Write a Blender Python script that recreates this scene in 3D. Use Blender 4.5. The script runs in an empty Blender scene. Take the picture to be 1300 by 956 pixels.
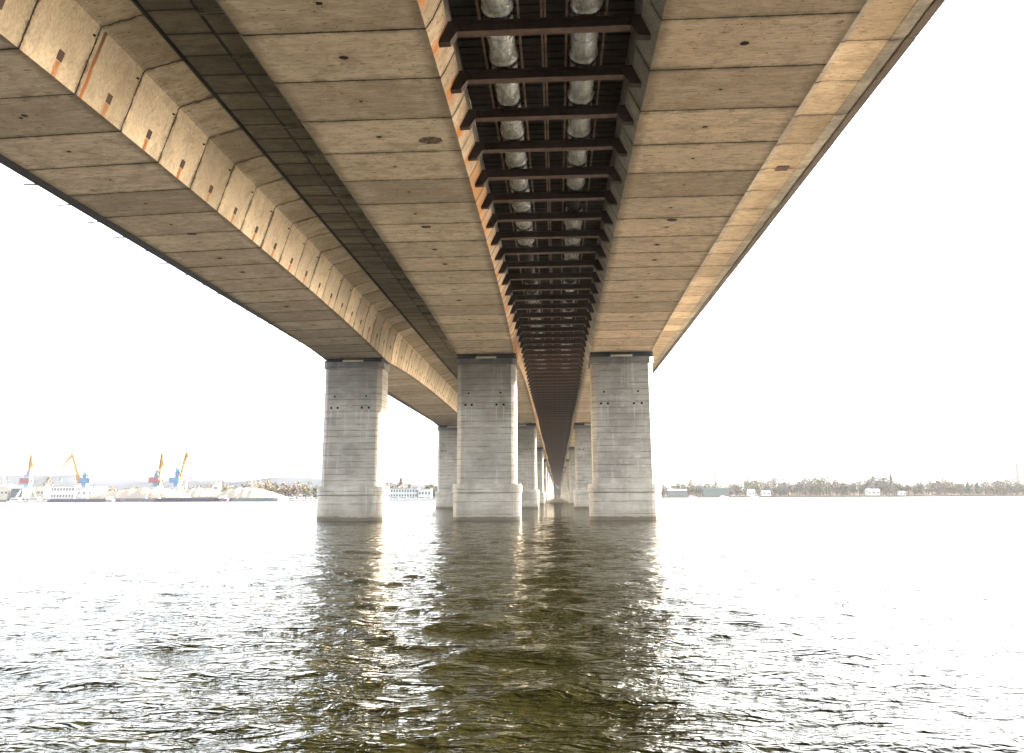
import bpy, math, random
import numpy as np
from mathutils import Vector, Matrix
random.seed(7); RNG = np.random.default_rng(11)
sc = bpy.context.scene
COL = sc.collection
R = math.radians
PI = math.pi

# ------------------------------------------------------------------ camera
F_PX = 1000.0
pitch = math.atan(0.1968); yaw = math.atan(57/1000*math.cos(pitch)); roll = R(0.25)
Fv = Vector((-math.sin(yaw)*math.cos(pitch), math.cos(yaw)*math.cos(pitch), math.sin(pitch)))
R0 = Vector((math.cos(yaw), math.sin(yaw), 0)); U0 = R0.cross(Fv)
Rv = R0*math.cos(roll) - U0*math.sin(roll); Uv = U0*math.cos(roll) + R0*math.sin(roll)
CAM = Vector((0, 0, 2.2))
cd = bpy.data.cameras.new('camera'); cam = bpy.data.objects.new('camera', cd); COL.objects.link(cam)
M3 = Matrix((Rv, Uv, -Fv)).transposed()
cam.matrix_world = Matrix.Translation(CAM) @ M3.to_4x4()
cd.sensor_fit = 'HORIZONTAL'; cd.sensor_width = 36; cd.lens = 36*F_PX/1300
cd.shift_y = -44.5/1300; cd.clip_start = 0.1; cd.clip_end = 20000
sc.camera = cam

def atY(px, py, Y):
    d = Rv*((px-650)/F_PX) + Uv*((433.5-py)/F_PX) + Fv
    return CAM + d*(Y/d.y)

# ------------------------------------------------------------------ mesh helpers
class MB:
    def __init__(s): s.v = []; s.f = []; s.m = []
    def add(s, vs, fs, mi=0):
        b = len(s.v); s.v.extend([tuple(p) for p in vs])
        for f in fs: s.f.append(tuple(b+i for i in f)); s.m.append(mi)
    def box(s, x0, x1, y0, y1, z0, z1, mi=0):
        s.add([(x0,y0,z0),(x1,y0,z0),(x1,y1,z0),(x0,y1,z0),(x0,y0,z1),(x1,y0,z1),(x1,y1,z1),(x0,y1,z1)],
              [(0,3,2,1),(4,5,6,7),(0,1,5,4),(1,2,6,5),(2,3,7,6),(3,0,4,7)], mi)
    def frustum(s, c0, c1, w0, w1, mi=0):   # tapered box between two centres (z axis)
        a, b = c0, c1
        s.add([(a[0]-w0[0],a[1]-w0[1],a[2]),(a[0]+w0[0],a[1]-w0[1],a[2]),(a[0]+w0[0],a[1]+w0[1],a[2]),(a[0]-w0[0],a[1]+w0[1],a[2]),
               (b[0]-w1[0],b[1]-w1[1],b[2]),(b[0]+w1[0],b[1]-w1[1],b[2]),(b[0]+w1[0],b[1]+w1[1],b[2]),(b[0]-w1[0],b[1]+w1[1],b[2])],
              [(0,3,2,1),(4,5,6,7),(0,1,5,4),(1,2,6,5),(2,3,7,6),(3,0,4,7)], mi)
    def bar(s, p, q, r0, r1=None, n=6, mi=0):
        r1 = r0 if r1 is None else r1
        p = Vector(p); q = Vector(q); d = (q-p).normalized()
        a = d.orthogonal().normalized(); b = d.cross(a)
        vs = []
        for c, r in ((p, r0), (q, r1)):
            for i in range(n):
                t = 2*PI*i/n; vs.append(c + a*(r*math.cos(t)) + b*(r*math.sin(t)))
        fs = [(i, (i+1)%n, n+(i+1)%n, n+i) for i in range(n)]
        fs += [tuple(reversed(range(n))), tuple(range(n, 2*n))]
        s.add(vs, fs, mi)
    def prism(s, poly, z0, z1, mi=0):       # poly counter-clockwise in xy
        n = len(poly)
        vs = [(x,y,z0) for x,y in poly] + [(x,y,z1) for x,y in poly]
        s.add(vs, [(i,(i+1)%n,n+(i+1)%n,n+i) for i in range(n)] + [tuple(reversed(range(n))), tuple(range(n,2*n))], mi)
    def build(s, name, mats, parent=None, smooth=False, loc=None):
        me = bpy.data.meshes.new(name); me.from_pydata(s.v, [], s.f)
        if not isinstance(mats, (list, tuple)): mats = [mats]
        for m in mats: me.materials.append(m)
        if len(mats) > 1: me.polygons.foreach_set('material_index', s.m)
        if smooth: me.polygons.foreach_set('use_smooth', [True]*len(s.f))
        me.update()
        o = bpy.data.objects.new(name, me); COL.objects.link(o)
        if parent: o.parent = parent
        if loc: o.location = loc
        return o

def tag(o, label=None, cat=None, group=None, kind=None):
    if label: o['label'] = label
    if cat: o['category'] = cat
    if group: o['group'] = group
    if kind: o['kind'] = kind
    return o
def empty(name, loc=(0,0,0), rz=0):
    o = bpy.data.objects.new(name, None); COL.objects.link(o); o.location = loc; o.rotation_euler = (0,0,rz); return o
def copy_tree(o, parent=None):
    c = o.copy(); COL.objects.link(c)
    if parent: c.parent = parent
    for ch in [x for x in KIDS.get(o.name, [])]: copy_tree(ch, c)
    return c
KIDS = {}
def learn(o):
    KIDS.clear()
    for x in bpy.data.objects:
        if x.parent: KIDS.setdefault(x.parent.name, []).append(x)

# ------------------------------------------------------------------ node helpers
class NT:
    def __init__(s, name):
        s.mat = bpy.data.materials.new(name); s.mat.use_nodes = True
        s.t = s.mat.node_tree; s.t.nodes.clear()
        s.out = s.t.nodes.new('ShaderNodeOutputMaterial')
    def n(s, typ, **kw):
        nd = s.t.nodes.new(typ)
        for k, v in kw.items(): setattr(nd, k, v)
        return nd
    def set(s, sock, v):
        if hasattr(v, 'is_output') or isinstance(v, bpy.types.NodeSocket): s.t.links.new(v, sock)
        else: sock.default_value = v
    def math(s, op, a, b=None, c=None, clamp=False):
        nd = s.n('ShaderNodeMath', operation=op, use_clamp=clamp); s.set(nd.inputs[0], a)
        if b is not None: s.set(nd.inputs[1], b)
        if c is not None: s.set(nd.inputs[2], c)
        return nd.outputs[0]
    def step(s, x, a, b, lo=0., hi=1.):      # smooth map range
        nd = s.n('ShaderNodeMapRange', interpolation_type='SMOOTHSTEP', clamp=True)
        for i, v in enumerate((x, a, b, lo, hi)): s.set(nd.inputs[i], v)
        return nd.outputs[0]
    def coord(s, kind='Object'):
        return s.n('ShaderNodeTexCoord').outputs[kind]
    def pos(s): return s.n('ShaderNodeNewGeometry').outputs['Position']
    def scale(s, v, k):
        nd = s.n('ShaderNodeVectorMath', operation='MULTIPLY'); s.set(nd.inputs[0], v); nd.inputs[1].default_value = k; return nd.outputs[0]
    def add(s, v, w):
        nd = s.n('ShaderNodeVectorMath', operation='ADD'); s.set(nd.inputs[0], v); s.set(nd.inputs[1], w); return nd.outputs[0]
    def xyz(s, v):
        nd = s.n('ShaderNodeSeparateXYZ'); s.set(nd.inputs[0], v); return nd.outputs
    def comb(s, x, y, z):
        nd = s.n('ShaderNodeCombineXYZ')
        for i, v in enumerate((x,y,z)): s.set(nd.inputs[i], v)
        return nd.outputs[0]
    def noise(s, v, sc_, det=4., rough=.55, dist=0., col=False):
        nd = s.n('ShaderNodeTexNoise'); s.set(nd.inputs['Vector'], v); nd.inputs['Scale'].default_value = sc_
        nd.inputs['Detail'].default_value = det; nd.inputs['Roughness'].default_value = rough; nd.inputs['Distortion'].default_value = dist
        return nd.outputs['Color' if col else 'Fac']
    def white(s, v, dim='3D'):
        nd = s.n('ShaderNodeTexWhiteNoise', noise_dimensions=dim)
        if dim == '1D': s.set(nd.inputs['W'], v)
        else: s.set(nd.inputs['Vector'], v)
        return nd.outputs
    def mix(s, f, a, b, mode='MIX'):
        nd = s.n('ShaderNodeMix', data_type='RGBA', blend_type=mode, clamp_factor=True)
        s.set(nd.inputs[0], f)
        for i, v in ((6, a), (7, b)):
            if isinstance(v, tuple) and len(v) == 3: v = (*v, 1)
            s.set(nd.inputs[i], v)
        return nd.outputs[2]
    def bump(s, h, dist=.01, strength=1., normal=None):
        nd = s.n('ShaderNodeBump'); nd.inputs['Strength'].default_value = strength; nd.inputs['Distance'].default_value = dist
        s.set(nd.inputs['Height'], h)
        if normal is not None: s.set(nd.inputs['Normal'], normal)
        return nd.outputs[0]
    def surf(s, color, rough=.8, metal=0., normal=None, ior=None, spec=None):
        p = s.n('ShaderNodeBsdfPrincipled')
        if isinstance(color, tuple) and len(color) == 3: color = (*color, 1)
        s.set(p.inputs['Base Color'], color); s.set(p.inputs['Roughness'], rough); s.set(p.inputs['Metallic'], metal)
        if normal is not None: s.set(p.inputs['Normal'], normal)
        if ior: p.inputs['IOR'].default_value = ior
        if spec is not None: p.inputs['Specular IOR Level'].default_value = spec
        s.t.links.new(p.outputs[0], s.out.inputs[0]); return s.mat

JY = 21.97          # a joint between 3 m segments
def concrete(name, base, dark, warm=None, period=3.0, phase=JY, jw=.034, hole_x=None, cracked=False, rust=None, edges=(), pits=1., stain=.6, panel_var=.46, streak=(0.35,3.2,.35)):
    t = NT(name); P = t.coord(); x, y, z = t.xyz(P)
    big = t.noise(P, .22, 5, .6)
    med = t.noise(t.scale(P, streak), 1.0, 6, .65)
    fine = t.noise(t.scale(P, (1.5, 14, 6)), 1.0, 5, .7)
    k = t.math('FLOOR', t.math('DIVIDE', t.math('SUBTRACT', y, phase), period))
    wn = t.white(k, '1D'); wv = wn['Value']
    xk = t.math('ADD', k, t.math('MULTIPLY', t.math('FLOOR', t.math('DIVIDE', x, 20.)), 13.))
    col = t.mix(t.step(med, .3, .75), base, dark)
    col = t.mix(t.math('MULTIPLY', t.step(big, .42, .7), stain), col, dark)
    if warm: col = t.mix(t.math('MULTIPLY', t.step(t.noise(P, .5, 4, .6), .45, .7), .6), col, warm)
    f = t.math('ADD', 1-panel_var*.5, t.math('MULTIPLY', wv, panel_var))
    col = t.mix(1., col, t.comb(f, f, f), 'MULTIPLY')
    g = t.step(fine, .3, .8, 1.14, .70)
    col = t.mix(1., col, t.comb(g, g, g), 'MULTIPLY')
    # dirt pits and scratches lying across the bridge
    pit = t.noise(t.scale(P, (1.6, 7, 4)), 1.3, 3, .6)
    col = t.mix(t.math('MULTIPLY', t.step(pit, .60, .68), .7*pits), col, (.08,.065,.05))
    blot = t.noise(t.scale(P, (.8,1.3,.8)), 1., 6, .75, .5)
    col = t.mix(t.math('MULTIPLY', t.step(blot, .5, .62), .5), col, tuple(v*.7 for v in dark))
    col = t.mix(t.math('MULTIPLY', t.step(blot, .46, .3), .28), col, tuple(min(.75, v*1.25) for v in base))
    vo = t.n('ShaderNodeTexVoronoi'); t.set(vo.inputs['Vector'], t.scale(P, (1, 1.6, 1))); vo.inputs['Scale'].default_value = 1.9
    vr = t.math('MULTIPLY', t.xyz(vo.outputs['Color'])[0], .07)
    col = t.mix(t.math('MULTIPLY', t.step(t.math('SUBTRACT', vo.outputs['Distance'], vr), -.02, .0, 1., 0.), .75), col, (.07,.055,.045))
    sn = t.noise(t.scale(P, (.9,1.5,.9)), .75, 5, .6, .8)      # dried water marks with a darker rim
    rim = t.math('MULTIPLY', t.step(sn, .535, .56), t.step(sn, .585, .562, 0, 1))
    col = t.mix(t.math('MULTIPLY', rim, .28*pits), col, (.14,.105,.07))
    col = t.mix(t.math('MULTIPLY', t.step(sn, .56, .58), .22*pits), col, tuple(v*.7 for v in dark))
    scr = t.noise(t.scale(P, (1.1, 34, 8)), 1.2, 4, .75)
    col = t.mix(t.math('MULTIPLY', t.step(scr, .58, .68), .45), col, (.12,.095,.07))
    col = t.mix(t.math('MULTIPLY', t.step(scr, .40, .32), .30), col, tuple(min(.8, v*1.25) for v in base))
    v2 = t.n('ShaderNodeTexVoronoi'); t.set(v2.inputs['Vector'], P); v2.inputs['Scale'].default_value = 4.6
    col = t.mix(t.math('MULTIPLY', t.step(t.math('SUBTRACT', v2.outputs['Distance'], t.math('MULTIPLY', t.xyz(v2.outputs['Color'])[1], .17)), -.02, .0, 1., 0.), .8*pits), col, (.05,.04,.03))
    for ex in edges:
        de = t.math('ABSOLUTE', t.math('SUBTRACT', x, ex))
        col = t.mix(t.math('MULTIPLY', t.step(t.math('ADD', de, t.math('MULTIPLY', t.noise(P, 1.6, 5, .75), .7)), .35, .85, .6, 0), 1.), col, (.11,.085,.06))
    # joints
    wob = t.math('MULTIPLY', t.math('SUBTRACT', t.noise(t.scale(P, (1.2,.3,1.2)), 2.2, 4, .65), .5), .20 if cracked else .045)
    yy = t.math('ADD', t.math('DIVIDE', t.math('ADD', t.math('SUBTRACT', y, phase), wob), period), .5)
    d = t.math('MULTIPLY', t.math('ABSOLUTE', t.math('SUBTRACT', t.math('FRACT', yy), .5)), period)
    d = t.math('ADD', d, t.math('MULTIPLY', t.math('SUBTRACT', t.noise(P, 7, 4, .7), .5), .05))
    if cracked:
        sp = t.math('MULTIPLY', t.step(t.noise(t.scale(P,(1,.4,1)), .9, 3, .6), .46, .66), .16)
        d2 = t.math('SUBTRACT', d, sp)
        col = t.mix(t.math('MULTIPLY', t.step(d2, .0, .03, 1, 0), .6), col, (.15,.115,.085))
    halo = t.math('MULTIPLY', t.step(d, .02, .30, 1, 0), t.step(t.noise(P, 1.1, 5, .7), .36, .62))
    col = t.mix(t.math('MULTIPLY', halo, .6), col, (.08,.065,.05))
    line = t.step(d, jw*.6, jw*1.7, 1, 0)
    col = t.mix(t.math('MULTIPLY', line, .9), col, (.03,.024,.02))
    h = t.math('ADD', t.math('MULTIPLY', line, -2.), t.math('ADD', t.math('MULTIPLY', fine, .25), t.math('MULTIPLY', t.noise(P, 9, 5, .7), .35)))
    if hole_x is not None:
        jx = t.math('MULTIPLY', t.math('SUBTRACT', t.white(t.math('ADD', k, 31.7), '1D')['Value'], .5), .5)
        jr = t.math('MULTIPLY', t.math('POWER', t.white(t.math('ADD', k, 7.3), '1D')['Value'], 3.), .09)
        dx = t.math('SUBTRACT', t.math('SUBTRACT', x, hole_x), jx)
        dy = t.math('SUBTRACT', t.math('FRACT', t.math('DIVIDE', t.math('SUBTRACT', y, phase), period)), .5)
        dy = t.math('MULTIPLY', dy, period)
        rr = t.math('SQRT', t.math('ADD', t.math('MULTIPLY', t.math('MULTIPLY', dx, dx), .6), t.math('MULTIPLY', dy, dy)))
        rr = t.math('SUBTRACT', rr, t.math('ADD', jr, t.math('MULTIPLY', t.math('SUBTRACT', t.noise(P, 6, 3), .5), .1)))
        col = t.mix(t.math('MULTIPLY', t.step(rr, .04, .3, 1, 0), .3), col, (.2,.13,.06))
        col = t.mix(t.step(rr, .035, .075, 1, 0), col, (.01,.009,.008))
    if rust == 'plates':        # streak under the embedded plate of every segment
        dy = t.math('SUBTRACT', t.math('MULTIPLY', t.math('FRACT', t.math('DIVIDE', t.math('SUBTRACT', y, phase), period)), period), 1.73)
        m = t.math('MULTIPLY', t.step(t.math('ADD', t.math('ABSOLUTE', dy), t.math('MULTIPLY', t.math('SUBTRACT', t.noise(P, 4, 3), .5), .12)), .07, .17, 1, 0), t.step(z, 16.86, 16.95, 1, 0))
        col = t.mix(t.math('MULTIPLY', m, t.math('MULTIPLY', t.step(t.noise(t.scale(P,(1,3,.8)), 1.6, 4, .7), .3, .6, .6, 1.), t.math('ADD', .55, t.math('MULTIPLY', wn['Value'], .45)))), col, (.40,.115,.012))
        # one long streak
        m2 = t.math('MULTIPLY', t.step(t.math('ABSOLUTE', t.math('ADD', t.math('SUBTRACT', y, 25.27), t.math('MULTIPLY', t.math('SUBTRACT', t.noise(P,1.5),.5),.1))), .05, .12, 1, 0), t.step(z, 18.95, 19.05, 1, 0))
        col = t.mix(t.math('MULTIPLY', m2, .85), col, t.mix(t.step(z, 17., 19.), (.36,.11,.015), (.09,.03,.010)))
    if rust == 'trough':
        fr = t.math('MULTIPLY', t.math('FRACT', t.math('DIVIDE', t.math('SUBTRACT', y, phase), period)), period)
        m = t.step(t.math('ABSOLUTE', t.math('SUBTRACT', fr, 1.55)), .1, .75, 1, 0)
        m = t.math('MULTIPLY', m, t.step(t.noise(t.scale(P,(1,2.5,.5)), .8, 4, .65), .30, .55))
        m = t.math('MULTIPLY', m, t.step(z, 17.0, 17.4, 1, .15))
        col = t.mix(t.math('MULTIPLY', m, .9), col, (.44,.145,.02))
        m3 = t.step(t.noise(t.scale(P,(1,.2,1)), .5, 3), .5, .66)
        col = t.mix(t.math('MULTIPLY', m3, .6), col, (.44,.20,.065))
    return t.surf(col, .88, normal=t.bump(h, .012, .8), spec=.25)

def plain(name, c, rough=.7, metal=0., var=.25, sc_=1.2, c2=None, bump=0., spec=None):
    t = NT(name); P = t.coord()
    n = t.noise(P, sc_, 5, .65)
    c2 = c2 or tuple(v*(1-var) for v in c)
    col = t.mix(t.step(n, .3, .7), c, c2)
    nm = t.bump(t.noise(P, sc_*6, 4, .6), bump, .7) if bump else None
    if spec is None and rough > .84: spec = .0
    return t.surf(col, rough, metal, nm, spec=spec)

M = {}
M['soffit_b'] = concrete('girder concrete soffit', (.53,.44,.335), (.385,.315,.235), hole_x=-6.9, edges=(-9.7,-3.9))
M['soffit_c'] = concrete('girder concrete soffit ochre', (.61,.485,.36), (.46,.36,.265), hole_x=6.2, warm=(.58,.44,.30), edges=(3.4,9.4))
M['soffit_a'] = concrete('girder concrete soffit grey', (.46,.39,.32), (.33,.28,.225), hole_x=-19.9, edges=(-22.9,-17.0))
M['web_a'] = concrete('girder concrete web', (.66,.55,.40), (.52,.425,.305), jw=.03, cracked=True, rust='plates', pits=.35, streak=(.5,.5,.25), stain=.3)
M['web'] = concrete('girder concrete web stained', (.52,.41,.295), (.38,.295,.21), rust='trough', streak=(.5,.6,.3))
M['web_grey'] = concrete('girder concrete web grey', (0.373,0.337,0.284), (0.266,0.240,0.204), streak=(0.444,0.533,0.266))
M['slab'] = concrete('cantilever concrete', (.22,.195,.155), (.13,.11,.088), period=1.5, jw=.045, phase=JY, stain=.7)  # dirty concrete, base also lowered to paint in the shade between the girders
M['haunch'] = concrete('shade-darkened haunch concrete', (.46,.385,.29), (.33,.27,.20), jw=.03, cracked=True, streak=(.5,.5,.25), stain=.7)  # darker than the web concrete: shade on the haunch is put into the colour
M['slab_c'] = concrete('cantilever concrete ochre', (.45,.365,.27), (.35,.28,.205), jw=.02)
M['edge'] = concrete('edge beam concrete', (.40,.36,.29), (.22,.20,.18), period=6., jw=.02, streak=(.3,.12,1), stain=.8)
M['black'] = plain('pipe bitumen', (.012,.011,.012), .6)
M['fascia'] = plain('fascia steel brown', (.14,.115,.10), .7, .0, .4, .6)
M['fascia_dark'] = plain('fascia steel dark', (.055,.05,.06), .6, .2, .4, .6)

# pier concrete: courses, holes, stains
def pier_mat(name, base, dark, course=.6, holes=False, wet=False):
    t = NT(name); P = t.coord(); W = t.pos(); x, y, z = t.xyz(P); wz = t.xyz(W)[2]
    big = t.noise(W, .35, 5, .6); st = t.noise(t.scale(W, (.5,.5,3.2)), 1., 6, .65); fine = t.noise(t.scale(W, (2,2,9)), 1.4, 5, .7)
    col = t.mix(t.step(st, .3, .72), base, dark)
    col = t.mix(t.math('MULTIPLY', t.step(big, .42, .66), .65), col, tuple(v*.66 for v in dark))
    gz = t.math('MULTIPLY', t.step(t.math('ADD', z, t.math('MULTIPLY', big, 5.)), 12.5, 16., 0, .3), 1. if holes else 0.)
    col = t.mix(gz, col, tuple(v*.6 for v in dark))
    vs = t.noise(t.scale(W, (2.2,2.2,.18)), 1., 4, .6)
    col = t.mix(t.math('MULTIPLY', t.step(vs, .56, .72), .35), col, tuple(min(1,v*1.45) for v in base))
    wob = t.math('MULTIPLY', t.math('SUBTRACT', t.noise(W, 1.1, 3), .5), .05)
    q = t.math('DIVIDE', t.math('ADD', z, wob), course)
    d = t.math('MULTIPLY', t.math('ABSOLUTE', t.math('SUBTRACT', t.math('FRACT', q), .5)), course)
    row = t.white(t.math('FLOOR', t.math('ADD', q, .5)), '1D')['Value']
    ff = t.math('ADD', .95, t.math('MULTIPLY', row, .1)); col = t.mix(1., col, t.comb(ff,ff,ff), 'MULTIPLY')
    ln = t.math('MULTIPLY', t.step(d, .012, .045, 1, 0), t.step(t.noise(t.scale(W,(.45,.45,2)), 1.3, 4, .7), .38, .6, .12, .95))
    col = t.mix(t.math('MULTIPLY', ln, .8), col, (.055,.05,.045))
    g = t.step(fine, .3, .8, 1.05, .9); col = t.mix(1., col, t.comb(g,g,g), 'MULTIPLY')
    h = t.math('ADD', t.math('MULTIPLY', ln, -1.5), t.math('MULTIPLY', fine, .5))
    if holes:
        front = t.step(y, -1.5, -1.7, 0, 1)
        for hx, hz, r in ((-2.0,10.9,.11),(-1.38,10.9,.11),(1.0,10.9,.11),(1.7,10.9,.11),(-1.7,12.02,.09),(1.4,12.05,.09)):
            dx = t.math('SUBTRACT', x, hx); dz = t.math('SUBTRACT', z, hz)
            rr = t.math('SQRT', t.math('ADD', t.math('MULTIPLY', dx, dx), t.math('MULTIPLY', dz, dz)))
            col = t.mix(t.math('MULTIPLY', front, t.step(rr, r*.8, r*1.25, 1, 0)), col, (.008,.008,.008))
            if hz < 11:
                run = t.math('MULTIPLY', t.step(t.math('ABSOLUTE', dx), .02, .07, 1, 0), t.math('MULTIPLY', t.step(dz, -2.6, -.3), t.step(dz, -.1, -.15, 0, 1)))
                col = t.mix(t.math('MULTIPLY', run, t.math('MULTIPLY', front, .4)), col, (.5,.49,.45))
        white = t.math('MULTIPLY', t.step(t.noise(t.scale(W, (.9,.9,1.6)), 1., 6, .75), .56, .66), t.step(t.xyz(W)[0], 4., 7.))
        col = t.mix(t.math('MULTIPLY', white, .38), col, (.6,.58,.53))
    if wet:
        wl = t.math('ADD', wz, t.math('MULTIPLY', t.math('SUBTRACT', t.noise(W, 1.4, 4), .5), .35))
        col = t.mix(t.step(wl, .28, .42, .85, 0), col, (.055,.04,.028))
        col = t.mix(t.step(wl, .5, 1.3, .3, 0), col, (.20,.17,.12))
    return t.surf(col, .88, normal=t.bump(h, .014, .8), spec=.25)
M['shaft'] = pier_mat('pier concrete', (.37,.345,.30), (.27,.25,.215), holes=True)
M['plinth'] = pier_mat('pier base concrete', (.42,.39,.335), (.32,.295,.25), course=1.15, wet=True)
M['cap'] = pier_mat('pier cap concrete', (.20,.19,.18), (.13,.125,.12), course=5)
M['pale'] = plain('pale bearing seat', (.70,.64,.54), .85)
M['bearing'] = plain('bearing steel', (.05,.05,.055), .6, .3)

def rusty(name, a=(.16,.055,.032), b=(.055,.022,.016), metal=.0, sc_=2.5, rough=.62):
    t = NT(name); P = t.coord(); n = t.noise(P, sc_, 6, .7); m = t.noise(t.scale(P,(1,1,1)), sc_*.3, 3, .6)
    col = t.mix(t.step(n, .35, .7), a, b); col = t.mix(t.math('MULTIPLY', t.step(m, .56, .74), .3), col, tuple(v*1.6 for v in a))
    return t.surf(col, rough, metal, t.bump(n, .01, .5))
M['beam'] = rusty('rusty beam steel', (.095,.042,.034), (.035,.018,.015))
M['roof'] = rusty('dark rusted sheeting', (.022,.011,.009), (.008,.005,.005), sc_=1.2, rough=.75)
M['rail'] = rusty('rusty angle iron', (.20,.13,.09), (.08,.04,.03))
M['plate'] = rusty('embedded plate rust', (.085,.045,.035), (.06,.035,.03), rough=.75)
def foil():
    t = NT('insulation foil'); P = t.coord()
    a = t.noise(t.scale(P,(2.2,1.1,2.2)), 1.5, 5, .65, .6); b = t.noise(t.scale(P,(3,5,3)), 2., 4, .7)
    col = t.mix(t.step(a, .38, .68), (.80,.80,.79), (.48,.47,.45))
    col = t.mix(t.math('MULTIPLY', t.step(b, .62, .72), .5), col, (.16,.11,.07))
    return t.surf(col, t.step(a, .3, .7, .18, .42), .6, t.bump(t.math('ADD', a, t.math('MULTIPLY', b, .3)), .07, .9))
M['foil'] = foil()

# ------------------------------------------------------------------ girders
PC = 77.3; SPAN = 75.0
Y_BEG = JY - 3*70; N_SEG = 427            # 3 m segments
def drop(Y):
    t = ((Y-PC)/SPAN) % 1.0; t = abs(2*t-1)
    return t**2.6
def strip(mb, prof, mi, closed=False, seg0=0, seg1=N_SEG, groove=.03, per=1, jitter=.006):
    """prof(Y) -> list of (x,z); grooved 3 m segments, every segment a touch out of line"""
    for k in range(seg0, seg1, per):
        ya = Y_BEG + 3*k; yb = ya + 3*per
        jx, jz = random.uniform(-jitter, jitter), random.uniform(-jitter, jitter)
        st = [(ya, 1), (ya+.018, 1), (ya+.022, 0), ((ya+yb)/2, 0), (yb-.022, 0), (yb-.018, 1), (yb, 1)]
        if k*3 + Y_BEG > 260: st = [(ya, 0), (yb, 0)]
        rings = []
        for Y, gr in st:
            p = prof(Y); cx = sum(a for a,_ in p)/len(p); cz = 19.6
            ring = []
            for (px, pz) in p:
                if gr:
                    dx, dz = cx-px, cz-pz; L = math.hypot(dx, dz) or 1
                    ring.append((px+dx/L*groove, Y, pz+dz/L*groove))
                else: ring.append((px+jx, Y, pz+jz))
            rings.append(ring)
        n = len(rings[0])
        vs = [v for r_ in rings for v in r_]; fs = []; ms = []
        m_ = n if closed else n-1
        for a in range(len(rings)-1):
            for i in range(m_):
                j = (i+1) % n; fs.append((a*n+i, (a+1)*n+i, (a+1)*n+j, a*n+j)); ms.append(mi[i] if isinstance(mi, (list,tuple)) else mi)
        b = len(mb.v); mb.v.extend(vs)
        for f, m in zip(fs, ms): mb.f.append(tuple(b+i for i in f)); mb.m.append(m)

def girder(name, label, box_prof, box_mi, mats):
    g = empty(name, (0, 0, 0)); tag(g, label, 'bridge girder', 'box girders of the bridge')
    mb = MB(); strip(mb, box_prof, box_mi); mb.build('box', mats, g); return g

# left bridge girder (A)
def profA(Y):
    q = drop(Y); zi = 16.45-.85*q; zo = 16.25-.72*q
    pts = [(-23.6,19.3), (-22.85,zo), (-17.0+.1*q,zi)]
    # web rising outward, rounded into the haunch
    pts += [(-16.62,17.75), (-16.30,18.84), (-16.25,18.95), (-16.12,19.03), (-14.76,19.41), (-14.75,19.56)]
    return pts
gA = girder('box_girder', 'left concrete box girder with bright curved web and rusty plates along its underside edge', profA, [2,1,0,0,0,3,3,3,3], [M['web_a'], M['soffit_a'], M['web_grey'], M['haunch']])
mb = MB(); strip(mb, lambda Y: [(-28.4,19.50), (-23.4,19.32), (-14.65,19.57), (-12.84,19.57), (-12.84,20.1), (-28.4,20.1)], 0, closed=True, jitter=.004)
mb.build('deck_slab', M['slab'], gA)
mb = MB(); mb.box(-14.745, -14.66, Y_BEG, Y_BEG+3*N_SEG, 19.42, 19.565); mb.build('joint_seal', M['black'], gA)
mb = MB(); mb.box(-12.838, -12.662, Y_BEG, Y_BEG+3*N_SEG, 19.60, 19.7); mb.build('joint_seal', M['black'], gA)
mb = MB(); strip(mb, lambda Y: [(-28.78,19.38), (-28.02,19.38), (-28.02,19.49), (-28.402,19.497), (-28.402,20.45), (-28.78,20.45)], 0, closed=True, jitter=.003)
mb.build('edge_beam', M['fascia_dark'], gA)
for i in range(70):                                   # thin rods that stick out beyond the edge
    Y = 24.97 + .0 + 3.05*i
    m = MB(); m.bar((-28.7, Y, 19.52), (-29.75, Y+random.uniform(-.05,.05), 19.52+random.uniform(-.05,.05)), .05, .042, 6)
    m.bar((-29.45, Y, 19.42), (-29.45, Y, 19.56), .02, .02, 4)
    m.build('bracket_rod', M['fascia_dark'], gA)
for i in range(80):                                   # rust plates set in the web, one per segment
    Y = 23.70 - 3*2 + 3*i
    m = MB(); z0, z1 = 16.92, 17.27
    a_, b_ = profA(Y)[2:4]; fx = lambda z: a_[0] + (z-a_[1])*(b_[0]-a_[0])/(b_[1]-a_[1])
    e = .02
    m.add([(fx(z0)+e,Y-.14,z0),(fx(z0)+e,Y+.14,z0),(fx(z1)+e,Y+.14,z1),(fx(z1)+e,Y-.14,z1),
           (fx(z0)-.03,Y-.14,z0),(fx(z0)-.03,Y+.14,z0),(fx(z1)-.03,Y+.14,z1),(fx(z1)-.03,Y-.14,z1)],
          [(0,1,2,3),(4,7,6,5),(0,4,5,1),(1,5,6,2),(2,6,7,3),(3,7,4,0)])
    m.build('steel_plate', M['plate'], gA)
for i in range(26):                                   # small weep holes near the top of the web
    Y = 24.93 - 6 + 2.98*i
    m = MB(); m.bar((-16.44,Y-.14,18.55), (-16.31,Y-.14,18.50), .04, .04, 10); m.build('weep_hole', M['black'], gA)

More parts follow.
